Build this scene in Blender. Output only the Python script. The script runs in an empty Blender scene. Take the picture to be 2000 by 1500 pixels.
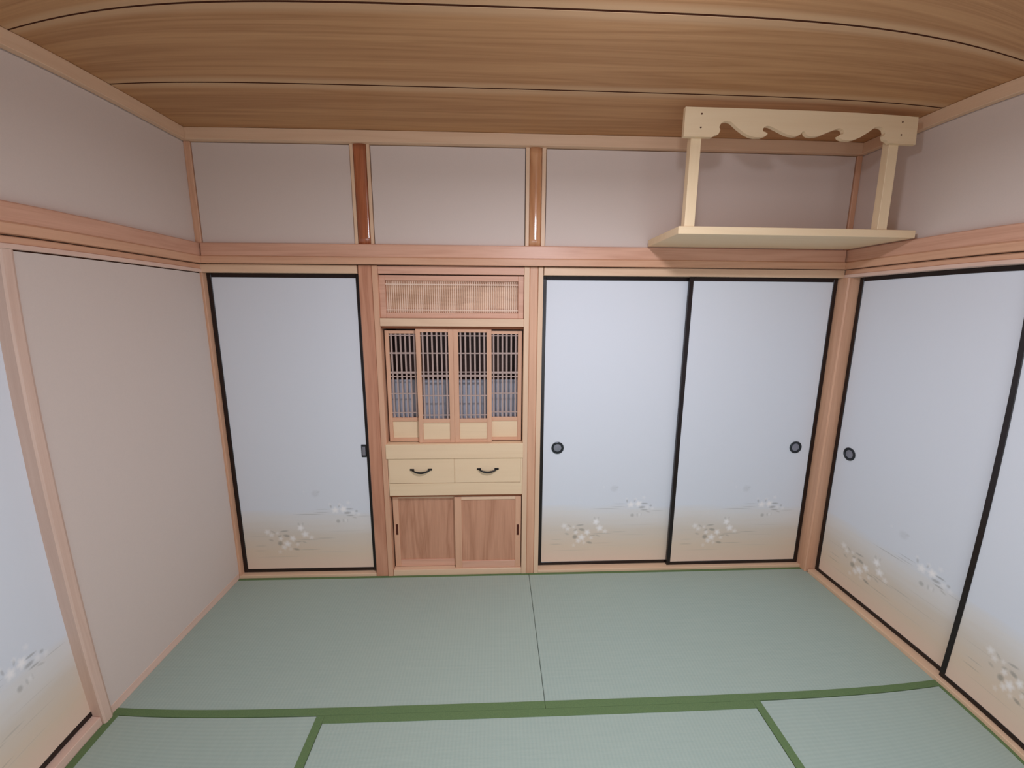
import bpy, bmesh, math, random
from mathutils import Vector, Matrix
random.seed(4)
S = bpy.context.scene
C = S.collection

# ------------------------------------------------------------------ camera (ultra-wide phone lens)
yaw, pitch, roll = 0.0403, -0.1806, 0.0054
fwd = Vector((math.sin(yaw)*math.cos(pitch), math.cos(yaw)*math.cos(pitch), math.sin(pitch)))
r0 = Vector((math.cos(yaw), -math.sin(yaw), 0)); u0 = r0.cross(fwd)
rt = r0*math.cos(roll) + u0*math.sin(roll); up = u0*math.cos(roll) - r0*math.sin(roll)
cd = bpy.data.cameras.new('camera'); cam = bpy.data.objects.new('camera', cd); C.objects.link(cam)
cam.matrix_world = Matrix(((rt.x, up.x, -fwd.x, 1.5949), (rt.y, up.y, -fwd.y, -2.2843), (rt.z, up.z, -fwd.z, 1.6426), (0, 0, 0, 1)))
cd.type = 'PANO'; cd.sensor_width = 36.0; cd.sensor_height = 27.0; cd.sensor_fit = 'HORIZONTAL'; cd.clip_start = 0.01
cd.lens = 16.0
# a lens with slight barrel distortion: angle from the axis as a polynomial of the distance on the sensor
K = (1.2921, -0.0653, -0.646, 0.3402); mm = 18.0
for holder in (cd, getattr(cd, 'cycles', None)):
    try:
        holder.panorama_type = 'FISHEYE_LENS_POLYNOMIAL'
        holder.fisheye_fov = math.radians(180)
        holder.fisheye_polynomial_k0 = 0.0
        for i in range(4):
            setattr(holder, 'fisheye_polynomial_k%d' % (i+1), -K[i]/mm**(i+1))
        break
    except AttributeError:
        pass
S.camera = cam

# ------------------------------------------------------------------ world, lamps, exposure
W = bpy.data.worlds.new('world'); S.world = W; W.use_nodes = True
W.node_tree.nodes['Background'].inputs[0].default_value = (0.8, 0.9, 1.0, 1); W.node_tree.nodes['Background'].inputs[1].default_value = 0.3

def area(name, loc, size, power, col, rot=(0, 0, 0), shape='DISK', size_y=None, spread=math.pi):
    l = bpy.data.lights.new(name, 'AREA'); l.shape = shape; l.size = size
    if size_y: l.size_y = size_y
    l.energy = power; l.color = col; l.spread = spread
    o = bpy.data.objects.new(name, l); o.location = loc; o.rotation_euler = rot; C.objects.link(o)
    return o
LC = (0.83, 0.875, 1.0)
area('lamp_light', (2.0, -1.42, 2.36), 0.24, 27.5, LC)            # pendant lamp, just above the frame: its open underside
pl = bpy.data.lights.new('lamp_side_light', 'POINT'); pl.energy = 10.5; pl.color = LC; pl.shadow_soft_size = .045
po = bpy.data.objects.new('lamp_side_light', pl); po.location = (2.0, -1.42, 2.375); C.objects.link(po)
area('added_cool_fill', (1.8, -2.62, 1.05), 2.4, 20, (0.76, 0.88, 1.0), rot=(math.radians(74), 0, 0), shape='RECTANGLE', size_y=1.5)  # added cool fill from behind the camera, its source unseen

S.view_settings.view_transform = 'Standard'; S.view_settings.look = 'None'
S.view_settings.exposure = 0.05; S.view_settings.gamma = 1.0; S.view_settings.use_curve_mapping = False
try:
    S.cycles.diffuse_bounces = 8; S.cycles.max_bounces = 12
except Exception:
    pass

# ------------------------------------------------------------------ materials
def lin(c):
    return tuple(((v/255)/12.92 if v/255 <= .04045 else ((v/255+.055)/1.055)**2.4) for v in c) + (1.0,)

def new_mat(name, rough=.6, spec=.4):
    m = bpy.data.materials.new(name); m.use_nodes = True
    nt = m.node_tree; b = nt.nodes['Principled BSDF']
    b.inputs['Roughness'].default_value = rough
    b.inputs['Specular IOR Level'].default_value = spec
    return m, nt, b

def mixc(nt, fac, a, b, mode='MIX'):
    n = nt.nodes.new('ShaderNodeMix'); n.data_type = 'RGBA'; n.blend_type = mode
    if isinstance(fac, (int, float)): n.inputs[0].default_value = fac
    else: nt.links.new(fac, n.inputs[0])
    for i, v in ((6, a), (7, b)):
        if isinstance(v, tuple): n.inputs[i].default_value = v
        else: nt.links.new(v, n.inputs[i])
    return n.outputs[2]

def math_n(nt, op, a, b=None, c=None, clamp=False):
    n = nt.nodes.new('ShaderNodeMath'); n.operation = op; n.use_clamp = clamp
    for i, v in enumerate((a, b, c)):
        if v is None: continue
        if isinstance(v, (int, float)): n.inputs[i].default_value = v
        else: nt.links.new(v, n.inputs[i])
    return n.outputs[0]

def ramp(nt, fac, stops):
    n = nt.nodes.new('ShaderNodeValToRGB'); e = n.color_ramp.elements
    while len(e) > 1: e.remove(e[-1])
    e[0].position, e[0].color = stops[0]
    for p, c in stops[1:]:
        x = e.new(p); x.color = c
    nt.links.new(fac, n.inputs[0]); return n.outputs[0]

def noise(nt, vec, scale, detail=2.0, rough=.5, dist=0.0):
    n = nt.nodes.new('ShaderNodeTexNoise'); n.inputs['Scale'].default_value = scale
    n.inputs['Detail'].default_value = detail; n.inputs['Roughness'].default_value = rough
    n.inputs['Distortion'].default_value = dist
    nt.links.new(vec, n.inputs['Vector']); return n.outputs['Fac']

def coords(nt, scale=(1, 1, 1), rand=0.0):
    tc = nt.nodes.new('ShaderNodeTexCoord'); v = tc.outputs['Object']
    if rand:
        oi = nt.nodes.new('ShaderNodeObjectInfo')
        a = nt.nodes.new('ShaderNodeVectorMath'); a.operation = 'ADD'; nt.links.new(v, a.inputs[0])
        mul = math_n(nt, 'MULTIPLY', oi.outputs['Random'], rand); cx = nt.nodes.new('ShaderNodeCombineXYZ')
        for i in range(3): nt.links.new(mul, cx.inputs[i])
        nt.links.new(cx.outputs[0], a.inputs[1]); v = a.outputs[0]
    mp = nt.nodes.new('ShaderNodeMapping'); mp.inputs['Scale'].default_value = scale
    nt.links.new(v, mp.inputs[0]); return mp.outputs[0], tc

def wood(name, base, dark, axis='x', rough=.5, spec=.35, coarse=9, figure=.5, fine=.35, edge=None, rand=7.0, bump=.03, stretch=.07, bandn=5.0, finex=22):
    """straight-grained wood; axis = direction of the grain in the object's own space"""
    m, nt, b = new_mat(name, rough, spec)
    sc = {'x': (stretch, 1, 1), 'y': (1, stretch, 1), 'z': (1, 1, stretch)}[axis]
    sf = {'x': (.02, 1, 1), 'y': (1, .02, 1), 'z': (1, 1, .02)}[axis]
    v, tc = coords(nt, sc, rand)
    n1 = noise(nt, v, coarse, 3, .55, .6)
    bands = math_n(nt, 'FRACT', math_n(nt, 'MULTIPLY', n1, bandn))
    tri = math_n(nt, 'ABSOLUTE', math_n(nt, 'SUBTRACT', math_n(nt, 'MULTIPLY', bands, 2.0), 1.0))
    tri = math_n(nt, 'POWER', tri, 1.6)
    n2 = noise(nt, coords(nt, sf, rand)[0], coarse*finex, 3, .65)
    f1 = math_n(nt, 'MULTIPLY', tri, figure)
    f2 = math_n(nt, 'MULTIPLY', math_n(nt, 'SUBTRACT', n2, .35), fine*1.6)
    fac = math_n(nt, 'ADD', f1, f2, clamp=True)
    col = mixc(nt, fac, lin(base), lin(dark))
    if edge:      # pale sapwood along both long edges of a board
        sep = nt.nodes.new('ShaderNodeSeparateXYZ'); nt.links.new(tc.outputs['Generated'], sep.inputs[0])
        d = math_n(nt, 'ABSOLUTE', math_n(nt, 'SUBTRACT', sep.outputs[1], .5))
        d = math_n(nt, 'ADD', d, math_n(nt, 'MULTIPLY', math_n(nt, 'SUBTRACT', n1, .5), .05))
        mr = nt.nodes.new('ShaderNodeMapRange'); mr.inputs['From Min'].default_value = .40; mr.inputs['From Max'].default_value = .455
        nt.links.new(d, mr.inputs['Value'])
        col = mixc(nt, math_n(nt, 'MULTIPLY', mr.outputs[0], .75), col, lin(edge))
    nt.links.new(col, b.inputs['Base Color'])
    if bump:
        bn = nt.nodes.new('ShaderNodeBump'); bn.inputs['Strength'].default_value = bump; bn.inputs['Distance'].default_value = .002
        nt.links.new(fac, bn.inputs['Height']); nt.links.new(bn.outputs[0], b.inputs['Normal'])
    return m

def plain(name, col, rough=.5, spec=.4, metal=0.0):
    m, nt, b = new_mat(name, rough, spec); v, _ = coords(nt)
    n = noise(nt, v, 60, 2)
    c2 = tuple(max(0, x*.88) for x in lin(col)[:3]) + (1,)
    nt.links.new(mixc(nt, n, lin(col), c2), b.inputs['Base Color']); b.inputs['Metallic'].default_value = metal
    return m

M = {}
M['ceiling'] = wood('ceiling_cedar', (194, 148, 104), (150, 102, 64), 'x', .55, .3, 9, .42, .5, edge=(204, 166, 128), rand=3.0, stretch=.045, bandn=4.0, finex=9)
for ax in 'xyz':
    M['pink_'+ax] = wood('pink_cedar_'+ax, (216, 168, 142), (184, 132, 106), ax, .42, .45, 10, .35, .45)
    M['pale_'+ax] = wood('pale_cypress_'+ax, (224, 190, 158), (206, 166, 134), ax, .45, .4, 8, .3, .35)
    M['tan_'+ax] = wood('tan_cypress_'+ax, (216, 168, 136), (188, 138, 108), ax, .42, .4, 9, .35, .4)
M['rose_z'] = wood('pale_rose_cypress_z', (218, 188, 170), (196, 160, 140), 'z', .5, .35, 9, .3, .4)
M['rose_y'] = wood('pale_rose_cypress_y', (224, 192, 174), (204, 166, 146), 'y', .5, .35, 9, .3, .4)
M['brown_z'] = wood('brown_cedar', (204, 148, 118), (170, 110, 82), 'z', .35, .5, 9, .5, .5)
M['log_z'] = wood('red_cedar_log', (186, 112, 76), (128, 66, 40), 'z', .17, .7, 9, .6, .6, bump=.08)
M['door_grain'] = wood('door_panel_cedar', (204, 152, 122), (164, 112, 84), 'z', .5, .3, 11, .5, .6, stretch=.10, bandn=4)
M['transom'] = wood('transom_cedar', (238, 206, 176), (196, 156, 124), 'x', .35, .5, 12, .6, .4, stretch=.12, bandn=4)
M['cream_x'] = wood('cream_spruce', (230, 202, 166), (218, 186, 148), 'x', .5, .35, 6, .25, .35)
M['shelf_x'] = wood('shelf_spruce_x', (230, 206, 170), (218, 188, 148), 'x', .5, .35, 6, .25, .3)
M['shelf_z'] = wood('shelf_spruce_z', (230, 206, 170), (218, 188, 148), 'z', .5, .35, 6, .25, .3)
M['screen_paper'] = plain('screen_paper', (235, 235, 232), .9, .1)
M['track'] = wood('shaded_track', (150, 92, 62), (112, 62, 40), 'x', .6, .2, 8, .3, .3)  # groove shade is put into this darker brown
M['joint'] = plain('dark_brown_joint', (72, 38, 22), .8, .1)
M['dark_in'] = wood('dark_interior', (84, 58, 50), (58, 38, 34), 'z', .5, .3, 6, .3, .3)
M['lacquer'] = plain('black_lacquer', (24, 10, 9), .3, .5)
M['iron'] = plain('dark_iron', (46, 42, 40), .4, .5, .6)
M['pull_ring'] = plain('black_pull_ring', (48, 52, 56), .35, .5, .5)
M['pull_cup'] = plain('pewter_pull_cup', (150, 150, 160), .35, .5, .6)
M['grey_reflection'] = plain('grey_reflection_paint', (176, 178, 190), .7, .2)  # flat grey carrying the tone of a glass reflection
M['bar'] = plain('lattice_bar', (178, 154, 144), .5, .3)
M['fine_slat'] = plain('fine_slat', (236, 206, 184), .5, .3)
M['log_pale'] = wood('tan_cedar_log', (212, 160, 118), (166, 104, 64), 'z', .15, .75, 9, .5, .5, bump=.08)
M['slot'] = plain('dark_slot', (80, 34, 18), .5, .3)

def plaster():
    m, nt, b = new_mat('beige_plaster', .9, .1); v, _ = coords(nt)
    n = noise(nt, v, 220, 3, .6); n2 = noise(nt, v, 2.5, 2)
    c = mixc(nt, math_n(nt, 'MULTIPLY', n, .5), lin((214, 198, 188)), lin((200, 184, 174)))
    c = mixc(nt, math_n(nt, 'MULTIPLY', n2, .15), c, lin((198, 182, 168)))
    nt.links.new(c, b.inputs['Base Color'])
    bn = nt.nodes.new('ShaderNodeBump'); bn.inputs['Strength'].default_value = .12; bn.inputs['Distance'].default_value = .001
    nt.links.new(n, bn.inputs['Height']); nt.links.new(bn.outputs[0], b.inputs['Normal'])
    return m
M['plaster'] = plaster()

def tatami(axis):
    """woven rush: fine ribs across, warp rows along"""
    m, nt, b = new_mat('tatami_rush_'+axis, .62, .3); v, tc = coords(nt)
    sep = nt.nodes.new('ShaderNodeSeparateXYZ'); nt.links.new(v, sep.inputs[0])
    s, l = (sep.outputs[1], sep.outputs[0]) if axis == 'x' else (sep.outputs[0], sep.outputs[1])
    rows = math_n(nt, 'SINE', math_n(nt, 'MULTIPLY', l, 2*math.pi/.0155))
    reeds = math_n(nt, 'SINE', math_n(nt, 'MULTIPLY', s, 2*math.pi/.0046))
    stretch, _ = coords(nt, (1.2, 26, 1) if axis == 'x' else (26, 1.2, 1), 5.0)
    n = noise(nt, stretch, 4, 3, .6)
    big = noise(nt, v, 1.6, 2)
    f = math_n(nt, 'ADD', math_n(nt, 'MULTIPLY', rows, .16), math_n(nt, 'MULTIPLY', n, .9), clamp=True)
    c = mixc(nt, f, lin((164, 178, 168)), lin((148, 165, 156)))
    c = mixc(nt, math_n(nt, 'MULTIPLY', big, .3), c, lin((166, 174, 156)))
    nt.links.new(c, b.inputs['Base Color'])
    bn = nt.nodes.new('ShaderNodeBump'); bn.inputs['Strength'].default_value = .25; bn.inputs['Distance'].default_value = .0006
    nt.links.new(math_n(nt, 'ADD', math_n(nt, 'MULTIPLY', reeds, .5), rows), bn.inputs['Height'])
    nt.links.new(bn.outputs[0], b.inputs['Normal'])
    return m
M['tatami_x'] = tatami('x'); M['tatami_y'] = tatami('y')
def border():
    m, nt, b = new_mat('green_cloth_border', .8, .2); v, _ = coords(nt)
    n = noise(nt, v, 330, 1)
    nt.links.new(mixc(nt, n, lin((108, 130, 84)), lin((84, 106, 72))), b.inputs['Base Color']); return m
M['border'] = border()

# printed sliding-door paper: white above, tan mist below, sprays of white flowers and grey leaves, in the door's own space
def blob_group(petals):
    g = bpy.data.node_groups.new('flower_shape' if petals else 'leaf_shape', 'ShaderNodeTree')
    for nme in ('X', 'Z', 'CX', 'CZ', 'RX', 'RZ', 'Tilt', 'Soft'):
        g.interface.new_socket(nme, in_out='INPUT', socket_type='NodeSocketFloat')
    g.interface.new_socket('Mask', in_out='OUTPUT', socket_type='NodeSocketFloat')
    i = g.nodes.new('NodeGroupInput').outputs; o = g.nodes.new('NodeGroupOutput')
    x = math_n(g, 'SUBTRACT', i['X'], i['CX']); z = math_n(g, 'SUBTRACT', i['Z'], i['CZ'])
    ct = math_n(g, 'COSINE', i['Tilt']); st = math_n(g, 'SINE', i['Tilt'])
    xr = math_n(g, 'ADD', math_n(g, 'MULTIPLY', x, ct), math_n(g, 'MULTIPLY', z, st))
    zr = math_n(g, 'SUBTRACT', math_n(g, 'MULTIPLY', z, ct), math_n(g, 'MULTIPLY', x, st))
    a = math_n(g, 'DIVIDE', xr, i['RX']); b = math_n(g, 'DIVIDE', zr, i['RZ'])
    d = math_n(g, 'SQRT', math_n(g, 'ADD', math_n(g, 'MULTIPLY', a, a), math_n(g, 'MULTIPLY', b, b)))
    if petals:
        th = math_n(g, 'ARCTAN2', b, a)
        lobe = math_n(g, 'MULTIPLY', math_n(g, 'ABSOLUTE', math_n(g, 'COSINE', math_n(g, 'MULTIPLY', th, 2.5))), .32)
        d = math_n(g, 'DIVIDE', d, math_n(g, 'ADD', lobe, .7))
    m = math_n(g, 'DIVIDE', math_n(g, 'SUBTRACT', 1.0, d), i['Soft'], clamp=True)
    g.links.new(m, o.inputs['Mask']); return g
G_FL, G_LF = blob_group(True), blob_group(False)

def paper():
    m, nt, b = new_mat('printed_door_paper', .75, .2); v, _ = coords(nt)
    sep = nt.nodes.new('ShaderNodeSeparateXYZ'); nt.links.new(v, sep.inputs[0]); X, Z = sep.outputs[0], sep.outputs[2]
    wob = noise(nt, coords(nt, (1, 1, 9))[0], 2.2, 2)
    hz = math_n(nt, 'ADD', Z, math_n(nt, 'MULTIPLY', math_n(nt, 'SUBTRACT', wob, .5), .10))
    hz = math_n(nt, 'ADD', hz, math_n(nt, 'MULTIPLY', X, .03))
    white = lin((218, 221, 227))
    base = ramp(nt, hz, [(0.0, lin((228, 198, 176))), (.14, lin((220, 198, 174))), (.26, lin((214, 202, 188))), (.36, lin((220, 216, 212))), (.44, white)])
    fib = noise(nt, v, 160, 3); base = mixc(nt, math_n(nt, 'MULTIPLY', fib, .06), base, lin((190, 190, 192)))
    def mask(group, items):
        out = None
        for (cx, cz, rx, rz, t, amp, soft) in items:
            n = nt.nodes.new('ShaderNodeGroup'); n.node_tree = group
            nt.links.new(X, n.inputs['X']); nt.links.new(Z, n.inputs['Z'])
            for k, val in (('CX', cx), ('CZ', cz), ('RX', rx), ('RZ', rz), ('Tilt', t), ('Soft', soft)): n.inputs[k].default_value = val
            o = math_n(nt, 'MULTIPLY', n.outputs[0], amp)
            out = o if out is None else math_n(nt, 'MAXIMUM', out, o)
        return out
    P = lambda a, c: (-.0055 + a*.000417, .591 - c*.000455)
    fl = []
    for a, c, r, amp in ((415, 700, 42, .6), (470, 745, 36, .5), (905, 645, 46, 1), (965, 740, 50, .85), (1050, 790, 36, .5), (600, 800, 34, .6), (690, 880, 52, .8), (640, 930, 40, .6),
                         (775, 800, 44, .8), (840, 890, 30, .4), (570, 1000, 30, .3), (730, 960, 30, .3), (560, 720, 26, .4), (1430, 390, 50, .9), (1550, 378, 48, 1), (1500, 310, 26, .4), (1625, 285, 30, .35),
                         (1690, 430, 34, .45), (1360, 300, 22, .3), (1770, 450, 30, .35), (1580, 540, 26, .3), (1000, 120, 20, .2)):
        x, z = P(a, c); fl.append((x, z, r*.00060, r*.00056, random.uniform(0, 3), amp*.92, .75))
    lf = []
    for a, c, rx, rz, t, amp in ((660, 690, 75, 16, .1, .7), (690, 760, 62, 26, -.2, .85), (585, 870, 48, 42, .5, .9), (590, 765, 40, 20, .4, .55), (815, 962, 60, 22, -.2, .9), (460, 822, 44, 20, -.3, .45),
                                 (500, 700, 50, 14, -.6, .4), (860, 850, 70, 12, .1, .5), (940, 855, 50, 14, -.4, .45), (880, 590, 20, 34, .1, .3), (940, 590, 16, 34, -.2, .3),
                                 (1640, 375, 70, 13, 0, .8), (1605, 432, 62, 22, .1, .75), (1740, 408, 26, 20, 0, .6), (1645, 472, 70, 12, 0, .7), (1462, 552, 38, 34, 0, .65), (1370, 335, 18, 34, .2, .55),
                                 (1490, 330, 16, 34, -.3, .5), (1700, 500, 50, 14, -.3, .4), (1540, 545, 18, 36, .1, .35), (1600, 540, 14, 34, 0, .3), (1160, 150, 70, 60, .3, .22), (1200, 130, 40, 20, .3, .3),
                                 (1040, 447, 260, 7, 0, .6), (1250, 376, 130, 6, 0, .6), (1230, 420, 130, 7, 0, .45), (300, 905, 110, 7, 0, .45), (290, 978, 120, 8, 0, .5), (1000, 972, 200, 8, 0, .45),
                                 (1250, 802, 170, 10, 0, .4), (1000, 822, 190, 9, 0, .45), (1850, 482, 130, 6, 0, .4), (1500, 850, 300, 6, 0, .25), (560, 1075, 380, 6, 0, .25), (1300, 1010, 420, 6, 0, .2),
                                 (1550, 700, 300, 6, 0, .2), (300, 760, 220, 6, 0, .2)):
        x, z = P(a, c); lf.append((x, z, rx*.000417, rz*.000455, t, amp, .6))
    col = mixc(nt, math_n(nt, 'MULTIPLY', mask(G_LF, lf), .62), base, lin((128, 126, 118)))
    col = mixc(nt, mask(G_FL, fl), col, lin((246, 242, 240)))
    nt.links.new(col, b.inputs['Base Color'])
    return m
M['paper'] = paper()

# ------------------------------------------------------------------ mesh helpers
def box(bm, x0, x1, y0, y1, z0, z1):
    vs = [bm.verts.new((x, y, z)) for x in (x0, x1) for y in (y0, y1) for z in (z0, z1)]
    for f in ((0, 1, 3, 2), (4, 6, 7, 5), (0, 4, 5, 1), (2, 3, 7, 6), (0, 2, 6, 4), (1, 5, 7, 3)):
        bm.faces.new([vs[i] for i in f])

def extrude_profile(bm, prof, a0, a1, axis):
    """prof: list of 2-d points; axis x -> (a, p, q); axis y -> (p, a, q); axis z -> (p, q, a)"""
    def P(a, p): return {'x': (a, p[0], p[1]), 'y': (p[0], a, p[1]), 'z': (p[0], p[1], a)}[axis]
    A = [bm.verts.new(P(a0, p)) for p in prof]; Bv = [bm.verts.new(P(a1, p)) for p in prof]
    n = len(prof); bm.faces.new(A); bm.faces.new(Bv[::-1])
    for i in range(n): bm.faces.new((A[i], A[(i+1) % n], Bv[(i+1) % n], Bv[i]))

def tag(o, label=None, cat=None, group=None, kind=None):
    if label: o['label'] = label
    if cat: o['category'] = cat
    if group: o['group'] = group
    if kind: o['kind'] = kind
    return o

def finish(name, bm, m, parent=None, origin=None, bevel=0.0, smooth=False):
    bmesh.ops.recalc_face_normals(bm, faces=bm.faces)
    if bevel:
        bmesh.ops.bevel(bm, geom=list(bm.edges), offset=bevel, segments=1, affect='EDGES', clamp_overlap=True)
    if smooth:
        for f in bm.faces: f.smooth = True
    me = bpy.data.meshes.new(name)
    if parent is None:
        if origin is None:
            xs = [v.co.x for v in bm.verts]; ys = [v.co.y for v in bm.verts]; zs = [v.co.z for v in bm.verts]
            origin = Vector(((min(xs)+max(xs))/2, (min(ys)+max(ys))/2, min(zs)))
        off = Vector(origin)
    else:
        off = Vector(parent.get('_o', (0, 0, 0)))
    bmesh.ops.translate(bm, vec=-off, verts=bm.verts)
    bm.to_mesh(me); bm.free(); me.materials.append(m)
    o = bpy.data.objects.new(name, me); C.objects.link(o); o['_o'] = tuple(off)
    if parent is None: o.location = off
    else: o.parent = parent
    return o

def boxes(name, bl, m, parent=None, bevel=.0012, **kw):
    bm = bmesh.new()
    for b in bl: box(bm, *b)
    return finish(name, bm, m, parent, bevel=bevel, **kw)

def empty(name, loc, rz=0.0):
    o = bpy.data.objects.new(name, None); o.location = loc; o.rotation_euler = (0, 0, rz); o.empty_display_size = .1
    C.objects.link(o); o['_o'] = tuple(loc) if not rz else (0.0, 0.0, 0.0); return o

def lathe(bm, prof, axis_o, seg=28, axis='y'):
    """prof (r, d): rings round axis -y starting at axis_o"""
    rings = []
    for r, d in prof:
        ring = []
        for k in range(seg):
            a = 2*math.pi*k/seg
            ring.append(bm.verts.new((axis_o[0]+r*math.cos(a), axis_o[1]-d, axis_o[2]+r*math.sin(a))))
        rings.append(ring)
    for a, b in zip(rings, rings[1:]):
        for k in range(seg): bm.faces.new((a[k], a[(k+1) % seg], b[(k+1) % seg], b[k]))
    bm.faces.new(rings[-1]); bm.faces.new(rings[0][::-1])

# ------------------------------------------------------------------ room shell
RW, RD = 3.6, 2.72          # width, depth
ZC = 2.546; ZT = 2.489; ZN0, ZN1 = 1.886, 1.991; ZK = 1.840
def struct(o, label, cat): return tag(o, label, cat, kind='structure')
struct(boxes('floor', [(-.12, RW+.12, -RD-.1, .5, -.14, -.055)], M['dark_in'], bevel=0), 'dark wooden subfloor hidden beneath the tatami mats', 'floor')

# ceiling of wide boards, each a piece with a recessed joint
ceil = struct(boxes('ceiling', [(-.1, RW+.1, -RD-.1, .1, ZC+.022, ZC+.06)], M['dark_in'], bevel=0), 'wooden ceiling of wide cedar boards with dark joints', 'ceiling')
ys = [.02, -.443, -.897, -1.351, -1.805, -2.259, -2.74]
for a, b in zip(ys, ys[1:]):
    bm = bmesh.new(); box(bm, -.03, RW+.03, b+.0042, a-.0042, ZC, ZC+.018)
    cy_ = (a+b)/2
    o = finish('board', bm, M['ceiling'], None, origin=(RW/2, cy_, ZC), bevel=.0012)
    o.parent = ceil; o.location = Vector((RW/2, cy_, ZC)) - Vector(ceil.location)

for y in ys[1:-1]:
    bm = bmesh.new(); box(bm, -.03, RW+.03, y-.0042, y+.0042, ZC+.0006, ZC+.006)
    o = finish('joint_strip', bm, M['joint'], None, origin=(RW/2, y, ZC)); o.parent = ceil; o.location = Vector((RW/2, y, ZC)) - Vector(ceil.location)

# walls: beige plaster
wb = struct(boxes('wall_back', [(.0355, .8345, .004, .02, ZN0, ZT-.004), (.943, 1.751, .004, .02, ZN0, ZT-.004), (1.866, RW-.034, .004, .02, ZN0, ZT-.004), (-.02, RW+.02, .40, .44, -.06, ZC+.02)], M['plaster'], bevel=0),
       'beige plastered upper wall above the doors and cabinet', 'wall')
boxes('backing', [(-.02, RW+.02, .0205, .05, ZN0, ZC+.03)], M['joint'], wb, bevel=0)
wl = struct(boxes('wall_left', [(-.06, 0, -.89, .0, .03, ZK-.005), (-.06, 0, -RD, .03, ZN0, ZT-.004), (-.06, -.004, -RD, .03, ZT-.004, ZC+.03), (-.16, -.11, -RD, .44, -.06, ZC+.03)], M['plaster'], bevel=0),
       'beige plastered left wall with a plain panel beside the printed door', 'wall')
boxes('shadow_gap', [(-.06, -.004, -.89, .0, ZK-.0045, ZK-.0005)], M['joint'], wl, bevel=0)
struct(boxes('wall_right', [(RW, RW+.06, -RD, .03, ZN0, ZT-.004), (RW+.004, RW+.06, -RD, .03, ZT-.004, ZC+.03), (RW+.10, RW+.16, -RD, .44, -.06, ZC+.03)], M['plaster'], bevel=0),
       'beige plastered right wall above the printed doors', 'wall')
struct(boxes('wall_front', [(-.16, .55, -RD-.06, -RD, -.06, ZC+.03), (3.05, RW+.16, -RD-.06, -RD, -.06, ZC+.03), (.55, 3.05, -RD-.06, -RD, -.06, .28), (.55, 3.05, -RD-.06, -RD, 1.82, ZC+.03)], M['plaster'], bevel=0), 'beige plastered wall behind the viewer', 'wall')
w1 = struct(boxes('added_window_1', [(.55, .59, -RD-.05, -RD+.01, .28, 1.82), (3.01, 3.05, -RD-.05, -RD+.01, .28, 1.82), (.59, 3.01, -RD-.05, -RD+.01, .28, .32), (.59, 3.01, -RD-.05, -RD+.01, 1.78, 1.82), (1.785, 1.815, -RD-.04, -RD+.005, .32, 1.78)], M['pale_x'], bevel=.002),  # unseen window, added to give the fill light a source
            'paper-screened window added behind the viewer, out of view', 'window')
boxes('paper_pane', [(.59, 3.01, -RD-.03, -RD-.026, .32, 1.78)], M['screen_paper'], w1, bevel=0)
for i in range(1, 8):
    if i != 4: boxes('bar', [(.59+i*.3025-.006, .59+i*.3025+.006, -RD-.025, -RD-.008, .32, 1.78)], M['pale_z'], w1, bevel=0)
for i in range(1, 5): boxes('bar', [(.59, 3.01, -RD-.0255, -RD-.010, .32+i*.292-.006, .32+i*.292+.006)], M['pale_x'], w1, bevel=0)

tn = [0]
def trim(bl, m, label, bevel=.0015, cat='trim'):
    tn[0] += 1
    o = boxes('trim_%d' % tn[0], bl, m, bevel=bevel); struct(o, label, cat); return o
def trim_bm(bm, m, label, bevel=0.0, cat='trim', smooth=False):
    tn[0] += 1
    o = finish('trim_%d' % tn[0], bm, m, bevel=bevel, smooth=smooth); struct(o, label, cat); return o

# cornice under the ceiling
trim([(.03, RW-.03, -.03, .02, ZT, ZC-.001)], M['pale_x'], 'pale wooden cornice between back wall and ceiling')
trim([(0, .03, -RD, .019, ZT, ZC-.001)], M['pale_y'], 'pale wooden cornice between left wall and ceiling')
trim([(RW-.03, RW, -RD, .019, ZT, ZC-.001)], M['pale_y'], 'pale wooden cornice between right wall and ceiling')

# picture rail (nageshi): a face and a lower lip, its wood lightened as if catching light
def rail(axis, a0, a1, wall, sgn, mface, mlip, label):
    bm = bmesh.new(); d = lambda t: wall + sgn*t
    pf = [(d(0), ZN1), (d(.022), ZN1), (d(.026), ZN1-.004), (d(.029), 1.926), (d(0), 1.926)]
    extrude_profile(bm, pf, a0, a1, axis); o = trim_bm(bm, mface, label)
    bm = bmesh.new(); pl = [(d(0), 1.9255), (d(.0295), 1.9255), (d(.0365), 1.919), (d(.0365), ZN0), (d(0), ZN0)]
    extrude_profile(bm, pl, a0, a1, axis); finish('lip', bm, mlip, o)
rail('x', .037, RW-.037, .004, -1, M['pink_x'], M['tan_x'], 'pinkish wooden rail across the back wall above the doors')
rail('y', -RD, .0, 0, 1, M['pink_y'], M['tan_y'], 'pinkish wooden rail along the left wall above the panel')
rail('y', -RD, .0, RW, -1, M['pink_y'], M['tan_y'], 'pinkish wooden rail along the right wall above the doors')

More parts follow.
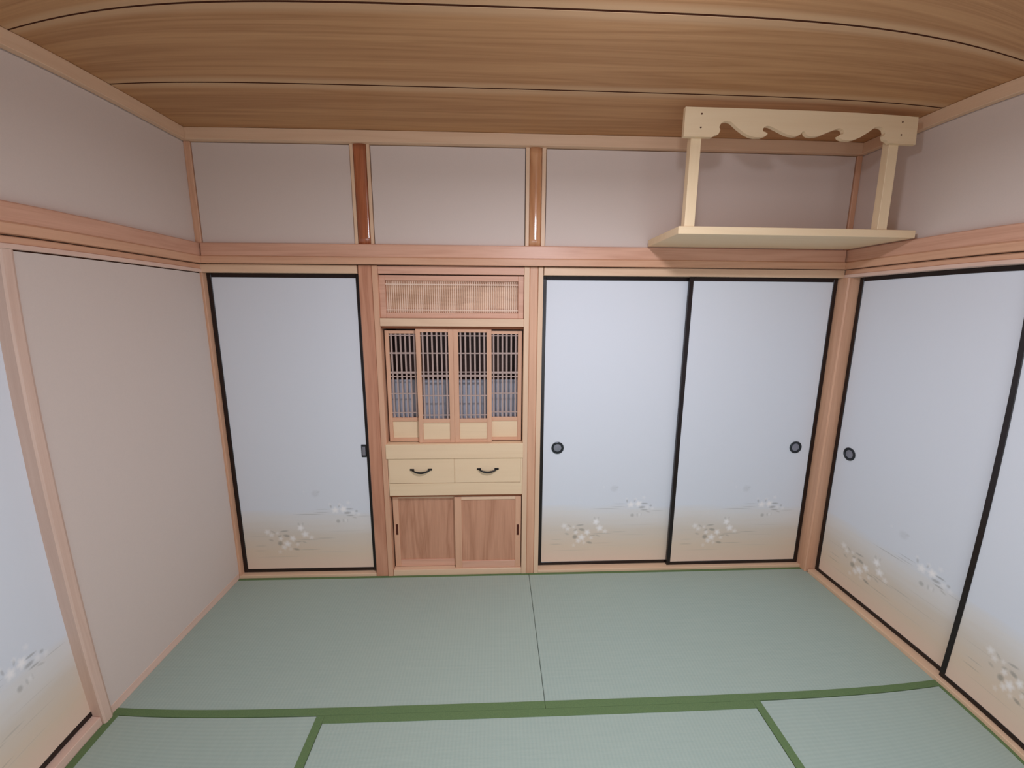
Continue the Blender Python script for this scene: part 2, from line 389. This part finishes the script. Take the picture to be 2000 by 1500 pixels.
# lintels (kamoi)
trim([(.0, .838, -.004, .06, ZK, ZN0-.0035)], M['pale_x'], 'pale wooden lintel over the printed door left of the cabinet')
trim([(1.862, RW-.01, -.004, .06, ZK, ZN0-.0035)], M['pale_x'], 'pale wooden lintel over the two printed doors on the back wall')
o = trim([(-.10, .008, -RD, -.002, ZK+.018, ZN0-.0035)], M['tan_y'], 'two-step wooden lintel along the left wall under the rail'); boxes('lower_step', [(-.10, .014, -RD, -.002, ZK, ZK+.0175)], M['rose_y'], o)
o = trim([(RW-.008, RW+.09, -RD, -.002, ZK+.018, ZN0-.0035)], M['tan_y'], 'two-step wooden lintel over the doors of the right wall'); boxes('lower_step', [(RW-.012, RW+.09, -RD, -.002, ZK, ZK+.0175)], M['rose_y'], o)

# sills level with the mats
trim([(.0, .842, -.001, .09, -.05, .018)], M['pale_x'], 'pale wooden sill under the printed door left of the cabinet')
trim([(1.858, RW-.015, -.001, .09, -.05, .018)], M['pale_x'], 'pale wooden sill under the two printed doors on the back wall')
trim([(RW-.002, RW+.09, -RD, -.05, -.05, .018)], M['pale_y'], 'pale wooden sill under the doors of the right wall')
trim([(-.12, -.0015, -RD, -.933, -.05, .036)], M['rose_y'], 'pinkish wooden sill under the printed doors of the left wall')
o = boxes('baseboard_left', [(-.03, .0015, -.884, -.002, -.05, .036)], M['rose_y']); struct(o, 'thin pale wooden strip between the left wall panel and the mats', 'baseboard')

# posts
def post_bm(x0, x1, yf, depth, z0, z1, r=.004):
    bm = bmesh.new()
    extrude_profile(bm, [(x0, yf+depth), (x0, yf+r), (x0+r, yf), (x1-r, yf), (x1, yf+r), (x1, yf+depth)], z0, z1, 'z'); return bm
trim_bm(post_bm(.843, .9175, -.002, .10, -.05, ZN0-.003), M['brown_z'], 'reddish brown post between the single door and the cabinet')
trim([(.918, .9485, -.006, .08, -.0, ZN0-.003)], M['tan_z'], 'light wooden jamb along the left side of the cabinet')
trim([(1.752, 1.7815, -.006, .08, .0, ZN0-.003)], M['pale_z'], 'light wooden jamb along the right side of the cabinet')
trim_bm(post_bm(1.782, 1.83, -.002, .10, -.05, ZN0-.003), M['tan_z'], 'tan wooden post between the cabinet and the double doors')
trim([(1.8305, 1.858, -.005, .08, -.0, ZN0-.003)], M['pale_z'], 'narrow light strip beside the double doors')
# upper round-faced posts between plaster panels
def log_bm(x0, x1, yf, z0, z1):
    bm = bmesh.new(); n = 12; cx = (x0+x1)/2; rx = (x1-x0)/2
    rows = 14; rg = []
    for j in range(rows+1):
        z = z0+(z1-z0)*j/rows; k = 1 + .04*math.sin(j*1.9+cx*7) ; ring = []
        for i in range(n+1):
            a = math.pi*i/n
            ring.append(bm.verts.new((cx-rx*math.cos(a)*min(1, k), yf+.012-.012*math.sin(a)*k, z)))
        ring.append(bm.verts.new((x1, yf+.06, z))); ring.append(bm.verts.new((x0, yf+.06, z))); rg.append(ring)
    for a, b in zip(rg, rg[1:]):
        for i in range(len(a)): bm.faces.new((a[i], a[(i+1) % len(a)], b[(i+1) % len(a)], b[i]))
    bm.faces.new(rg[0]); bm.faces.new(rg[-1][::-1]); return bm
trim_bm(log_bm(.855, .922, -.010, ZN1+.0, ZT), M['log_z'], 'reddish rounded post on the upper wall above the cabinet, left one of two', smooth=True)
trim([(.838, .8545, -.004, .03, ZN1, ZT), (.9225, .939, -.004, .03, ZN1, ZT)], M['pale_z'], 'thin pale strips flanking the darker left upper post')
trim_bm(log_bm(1.775, 1.84, -.010, ZN1, ZT), M['log_pale'], 'rounded post with a bright highlight on the upper wall right of the cabinet', smooth=True)
trim([(1.755, 1.7745, -.004, .03, ZN1, ZT), (1.8405, 1.862, -.004, .03, ZN1, ZT)], M['pale_z'], 'thin pale strips flanking the lighter right upper post')
# corner posts
trim([(.0, .032, -.004, .05, ZN1+.0005, ZT-.0005), (-.05, .012, .0005, .07, .0, ZN0-.0035)], M['tan_z'], 'slim wooden post in the corner of left and back walls')
trim([(RW-.030, RW-.0005, -.004, .05, ZN1+.0005, ZT-.0005)], M['tan_z'], 'slim wooden post in the right corner behind the shelf')
trim_bm(post_bm(3.583, 3.70, -.046, .14, .0, ZK-.001, .006), M['tan_z'], 'wooden post in the corner between the back and right doors')
# left wall post
bm = bmesh.new()
extrude_profile(bm, [(-.12, -.932), (.006, -.932), (.012, -.926), (.012, -.896), (.004, -.8835), (-.12, -.8835)], .0, ZK-.0005, 'z')
trim_bm(bm, M['rose_z'], 'wooden post between the plastered panel and the left wall doors')

# ------------------------------------------------------------------ tatami mats
mats = [
    ('x', 0.0, 1.7995, -.887, -.001, 'greyish green tatami mat in the back row in front of the cabinet and single door'),
    ('x', 1.8005, 3.598, -.887, -.001, 'greyish green tatami mat in the back row in front of the double doors'),
    ('y', 0.0, .8875, -RD, -.8875, 'tatami mat lying lengthwise along the left wall, T joint at its corner'),
    ('x', .888, 2.6935, -1.79, -.8875, 'wide tatami mat in the middle of the nearer row'),
    ('y', 2.694, 3.598, -RD, -.8875, 'tatami mat lying lengthwise along the right wall doors'),
    ('x', .888, 2.6935, -RD, -1.7905, 'tatami mat at the viewer\'s feet below the middle mat of the nearer row'),
]
for ax, x0, x1, y0, y1, lab in mats:
    t = empty('tatami_mat', ((x0+x1)/2, (y0+y1)/2, -.055)); tag(t, lab, 'mat', 'tatami mats on the floor')
    bw = .033; e = .0006
    if ax == 'x':
        core = (x0+.0005, x1-.0005, y0+.001, y1-.001); bs = [(x0, x1, y0, y0+bw), (x0, x1, y1-(.018 if y1 > -.1 else bw), y1)]
    else:
        core = (x0+.001, x1-.001, y0+.0005, y1-.0005); bs = [(x0, x0+bw, y0, y1), (x1-(bw if x1 < 2 else .015), x1, y0, y1)]
    boxes('rush_mat', [core + (-.055, -.001)], M['tatami_'+ax], t, bevel=.002)
    for b_ in bs: boxes('cloth_border', [b_ + (-.012, .0008)], M['border'], t, bevel=.0006)

# ------------------------------------------------------------------ printed sliding doors
dn = [0]
def fusuma(loc, rz, w, h, pull_u, label, pull_z=.815, kind_pull='round'):
    dn[0] += 1
    t = empty('door_%d' % dn[0], loc, rz); t['_o'] = (0., 0., 0.)
    tag(t, label, 'door', 'printed sliding doors', 'structure')
    s = .0235
    def bx(nm, bl, m, par=t, bev=.0015):
        o = boxes(nm, bl, m, par, bevel=bev); return o
    bx('paper_panel', [(s-.004, w-s+.004, .004, .016, s-.004, h-s+.004)], M['paper'], bev=0)
    bx('stile', [(0, s, 0, .02, 0, h)], M['lacquer']); bx('stile', [(w-s, w, 0, .02, 0, h)], M['lacquer'])
    bx('rail', [(s, w-s, .0005, .0195, 0, s-.002)], M['lacquer']); bx('rail', [(s, w-s, .0005, .0195, h-s+.002, h)], M['lacquer'])
    if kind_pull == 'flat':
        p = boxes('finger_pull', [(pull_u-.015, pull_u+.015, .000, .005, pull_z-loc[2]-.040, pull_z-loc[2]+.040)], M['pull_ring'], t, bevel=.003)
        boxes('cup', [(pull_u-.008, pull_u+.010, -.0006, .004, pull_z-loc[2]-.028, pull_z-loc[2]+.028)], M['pull_cup'], p, bevel=.0005)
    elif pull_u is not None:
        bm = bmesh.new(); c = (pull_u, .004, pull_z-loc[2])
        lathe(bm, [(.038, 0), (.038, .004), (.035, .006), (.027, .006), (.025, .003), (.0245, .001)], c)
        p = finish('finger_pull', bm, M['pull_ring'], t, smooth=False)
        bm = bmesh.new(); lathe(bm, [(.0243, .0), (.0235, .0016), (.012, .0022), (.004, .0026)], c); finish('cup', bm, M['pull_cup'], p)
    return t
ZB = .019; HT = ZK-.001-ZB
fusuma((.013, .030, ZB), 0, .828, HT, .789, 'single printed sliding door between the left wall and the cabinet', .813, 'flat')
fusuma((1.8605, .048, ZB), 0, .872, HT, .112, 'left door of the printed pair on the back wall, pull at its left edge')
fusuma((2.702, .024, ZB), 0, .878, HT, .762, 'right door of the printed pair on the back wall, below the shelf')
fusuma((3.645, -.050, ZB), -math.pi/2, .825, HT, .105, 'printed sliding door on the right wall next to the corner post', .835)
fusuma((3.621, -.847, ZB), -math.pi/2, .86, HT, .755, 'printed sliding door on the right wall cut by the right edge of the picture')
fusuma((3.645, -1.68, ZB), -math.pi/2, 1.03, HT, None, 'printed sliding door at the near end of the right wall, out of the picture')
fusuma((-.037, -1.757, .037), math.pi/2, .855, ZK-.001-.037, .07, 'printed sliding door on the left wall behind the wooden post')
fusuma((-.060, -2.68, .037), math.pi/2, .93, ZK-.001-.037, .10, 'printed sliding door at the near end of the left wall, out of the picture')

# ------------------------------------------------------------------ built-in cabinet
cab = empty('built_in_cabinet', (1.35, 0, 0)); tag(cab, 'built-in wooden cabinet with slatted doors, two drawers and a low cupboard', 'cabinet')
XL, XR = .949, 1.7515
P = lambda nm, bl, m, par=cab, bev=.0015: boxes(nm, bl, m, par, bevel=bev)
P('top_rail', [(XL, XR, -.002, .06, 1.840, 1.882)], M['pink_x'])
# transom: recessed frame, slatted screen, panel
tr = P('transom_frame', [(XL, XL+.032, .012, .045, 1.601, 1.834), (XR-.032, XR, .012, .045, 1.601, 1.834), (XL+.032, XR-.032, .012, .045, 1.806, 1.834), (XL+.032, XR-.032, .012, .045, 1.601, 1.630)], M['pink_x'])
P('panel', [(XL+.028, XR-.028, .037, .045, 1.625, 1.81)], M['transom'], tr, 0)
bm = bmesh.new(); n = 62
for i in range(n):
    x = XL+.04+(XR-XL-.08)*i/(n-1); box(bm, x-.0016, x+.0016, .021, .0245, 1.632, 1.804)
for z in (1.646, 1.786): box(bm, XL+.032, XR-.032, .0188, .0212, z-.003, z+.003)
o = finish('slat_screen', bm, M['fine_slat'], tr); o['kind'] = 'stuff'
P('shelf_rail', [(XL, XR, -.010, .06, 1.556, 1.600)], M['pale_x'])
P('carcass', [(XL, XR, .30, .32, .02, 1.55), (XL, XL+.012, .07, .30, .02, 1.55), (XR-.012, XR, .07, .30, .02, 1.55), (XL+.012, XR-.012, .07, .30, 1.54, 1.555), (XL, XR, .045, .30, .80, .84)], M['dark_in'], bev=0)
P('grey_reflection_board', [(XL+.013, XR-.013, .095, .105, .841, 1.235)], M['grey_reflection'])  # board put in for the room's reflection behind the lower lattice
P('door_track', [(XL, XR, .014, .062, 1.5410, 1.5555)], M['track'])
# four slatted doors
def lattice_door(x0, x1, z0, z1, y, rail_zs, sl, sr):
    d = P('slatted_door', [(x0, x0+sl, y, y+.018, z0, z1)], M['tan_z'])
    tagp = lambda nm, bl, m: P(nm, bl, m, d, .0008)
    tagp('stile', [(x1-sr, x1, y, y+.018, z0, z1)], M['tan_z'])
    a, b = x0+sl, x1-sr
    lo = z0+.122; lt = lo+.030
    tagp('top_rail', [(a, b, y+.001, y+.017, z1-.018, z1)], M['tan_x'])
    tagp('middle_rail', [(a, b, y+.001, y+.017, lo, lt-.006)], M['tan_x'])
    tagp('bottom_rail', [(a, b, y+.001, y+.017, z0, z0+.020)], M['tan_x'])
    tagp('lower_panel', [(a, b, y+.006, y+.012, z0+.020, lo)], M['cream_x'])
    bm = bmesh.new(); n = 6; pitch = (b-a)/n
    for i in range(n):
        x = a+pitch*(i+.5); box(bm, x-.0045, x+.0045, y+.0035, y+.010, lt-.006, z1-.018)
    o = finish('upright_bar', bm, M['bar'], d, bevel=0); o['kind'] = 'stuff'
    for z, h in rail_zs:
        P('cross_bar_or_reflection', [(a, b, y+.0015, y+.0034, z-h/2, z+h/2)], M['bar'], d, 0)
back_r = [(1.503, .006), (1.401, .010), (1.288, .012), (1.264, .006), (1.163, .006), (1.048, .006)]  # thin bar of each close pair stands in for a reflection
front_r = [(1.503, .006), (1.403, .007), (1.294, .006), (1.272, .011), (1.154, .007), (1.037, .007)]
lattice_door(XL+.010, 1.163, .871, 1.531, .034, back_r, .022, .026)
lattice_door(1.137, 1.348, .8675, 1.540, .012, front_r, .026, .027)
lattice_door(1.3485, 1.568, .8675, 1.540, .012, front_r, .029, .028)
lattice_door(1.545, XR-.006, .871, 1.531, .034, back_r, .022, .024)
P('door_sill', [(XL-.006, XR+.004, -.012, .06, .776, .866)], M['cream_x'])
P('drawer_surround', [(XL+.002, XR, -.004, .045, .540, .617), (1.3425, 1.3455, -.004, .045, .6172, .7755), (XL+.002, XL+.006, -.004, .045, .6172, .7755), (XR-.010, XR, -.004, .045, .6172, .7755)], M['cream_x'], bev=.0008)
def drawer(x0, x1):
    d = P('drawer', [(x0, x1, -.0055, .30, .6195, .7735)], M['cream_x'], bev=.0015)
    cx = (x0+x1)/2+(-.004 if x0 < 1.2 else .0); z = .706
    for sx in (-1, 1): P('handle_plate', [(cx+sx*.053-.013, cx+sx*.053+.013, -.010, -.0052, z-.006, z+.006)], M['iron'], d, .002)
    return d, cx, z
def bail(d, cx, z):
    # hanging curved grip between the two plates (thing > part > sub-part)
    bm = bmesh.new(); n = 16; rings = []
    for i in range(n+1):
        t = -1+2*i/n; x = cx+.056*t; zz = z-.016*(1-abs(t)**1.8); yy = -.011-.010*(1-t**4); r = .0042+.0022*(1-t*t)
        rings.append([bm.verts.new((x, yy+r*math.cos(a)*.7, zz+r*math.sin(a))) for a in [2*math.pi*k/8 for k in range(8)]])
    for a, b in zip(rings, rings[1:]):
        for k in range(8): bm.faces.new((a[k], a[(k+1) % 8], b[(k+1) % 8], b[k]))
    bm.faces.new(rings[0]); bm.faces.new(rings[-1][::-1])
    finish('handle_grip', bm, M['iron'], d, smooth=True)
for a, b in ((XL+.0065, 1.342), (1.346, XR-.0105)):
    bail(*drawer(a, b))
# low cupboard with two sliding doors
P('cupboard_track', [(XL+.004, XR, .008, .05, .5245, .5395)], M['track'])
P('cupboard_sill', [(XL+.002, XR, -.004, .06, -.0, .040)], M['pale_x'])
def cup_door(x0, x1, y, z0, z1, px, sl, sr):
    d = P('cupboard_door', [(x0+sl-.004, x1-sr+.004, y+.007, y+.013, z0+.03, z1-.012)], M['door_grain'], bev=0)
    Q = lambda nm, bl, m: P(nm, bl, m, d, .001)
    Q('stile', [(x0, x0+sl, y, y+.018, z0, z1)], M['tan_z']); Q('stile', [(x1-sr, x1, y, y+.018, z0, z1)], M['tan_z'])
    Q('top_rail', [(x0+sl, x1-sr, y+.0005, y+.0175, z1-.018, z1)], M['pale_x'])
    Q('bottom_rail', [(x0+sl, x1-sr, y+.0005, y+.0175, z0, z0+.046)], M['pink_x'])
    Q('finger_slot', [(px-.0075, px+.0075, y-.0008, y+.002, .262, .334)], M['slot'])
cup_door(XL+.008, 1.36, .030, .043, .524, .976, .034, .030)
cup_door(1.338, XR-.004, .006, .041, .520, 1.7275, .042, .036)

# ------------------------------------------------------------------ household altar shelf in the corner
sh = empty('altar_shelf', (2.95, -.2, 1.985)); tag(sh, 'pale wooden altar shelf with scalloped valance hung in the upper right corner', 'shelf')
P = lambda nm, bl, m, par=sh, bev=.0015: boxes(nm, bl, m, par, bevel=bev)
P('shelf_board', [(2.424, 3.560, -.405, -.034, 1.992, 2.0265)], M['shelf_x'], bev=.002)
P('post', [(2.453, 2.500, -.398, -.362, 2.0265, 2.44)], M['shelf_z'])
P('post', [(3.372, 3.419, -.398, -.362, 2.0265, 2.44)], M['shelf_z'])
prof = [(2.564, 2.406), (2.571, 2.422), (2.565, 2.434), (2.571, 2.449), (2.583, 2.456), (2.600, 2.459), (2.617, 2.455), (2.645, 2.434), (2.680, 2.412), (2.704, 2.402), (2.727, 2.397), (2.760, 2.398), (2.777, 2.404),
        (2.784, 2.413), (2.774, 2.419), (2.764, 2.421), (2.760, 2.429), (2.765, 2.439), (2.778, 2.4445), (2.793, 2.443), (2.824, 2.431), (2.865, 2.414), (2.885, 2.409), (2.905, 2.407), (2.922, 2.409), (2.934, 2.415), (2.9405, 2.426)]
mid = 2.9525 - .0125; mid = 2.946
bot = prof + [(2*mid-x, z) for x, z in prof[::-1]]
bot = [(x, z) for x, z in bot]
x0, x1 = 2.410, 3.482
outline = [(x0, 2.510), (x0, 2.393), (2.536, 2.393), (2.545, 2.400)] + bot + [(2*mid-2.545, 2.400), (2*mid-2.536, 2.393), (x1, 2.393), (x1, 2.510)]
bm = bmesh.new()
fr = [bm.verts.new((x, -.418, z)) for x, z in outline]; bk = [bm.verts.new((x, -.399, z)) for x, z in outline]
f1 = bm.faces.new(fr); f2 = bm.faces.new(bk[::-1])
for i in range(len(fr)):
    j = (i+1) % len(fr); bm.faces.new((fr[j], fr[i], bk[i], bk[j]))
bm.normal_update(); bmesh.ops.triangulate(bm, faces=[f1, f2])
val = finish('valance', bm, M['shelf_x'], sh)
for x in (2.483, 3.405):
    for z in (2.484, 2.430):
        bm = bmesh.new(); lathe(bm, [(.0035, 0), (.0035, .0012), (.001, .0018)], (x, -.418, z), 12); finish('nail', bm, M['slot'], val)

for o in bpy.data.objects:
    if '_o' in o: del o['_o']
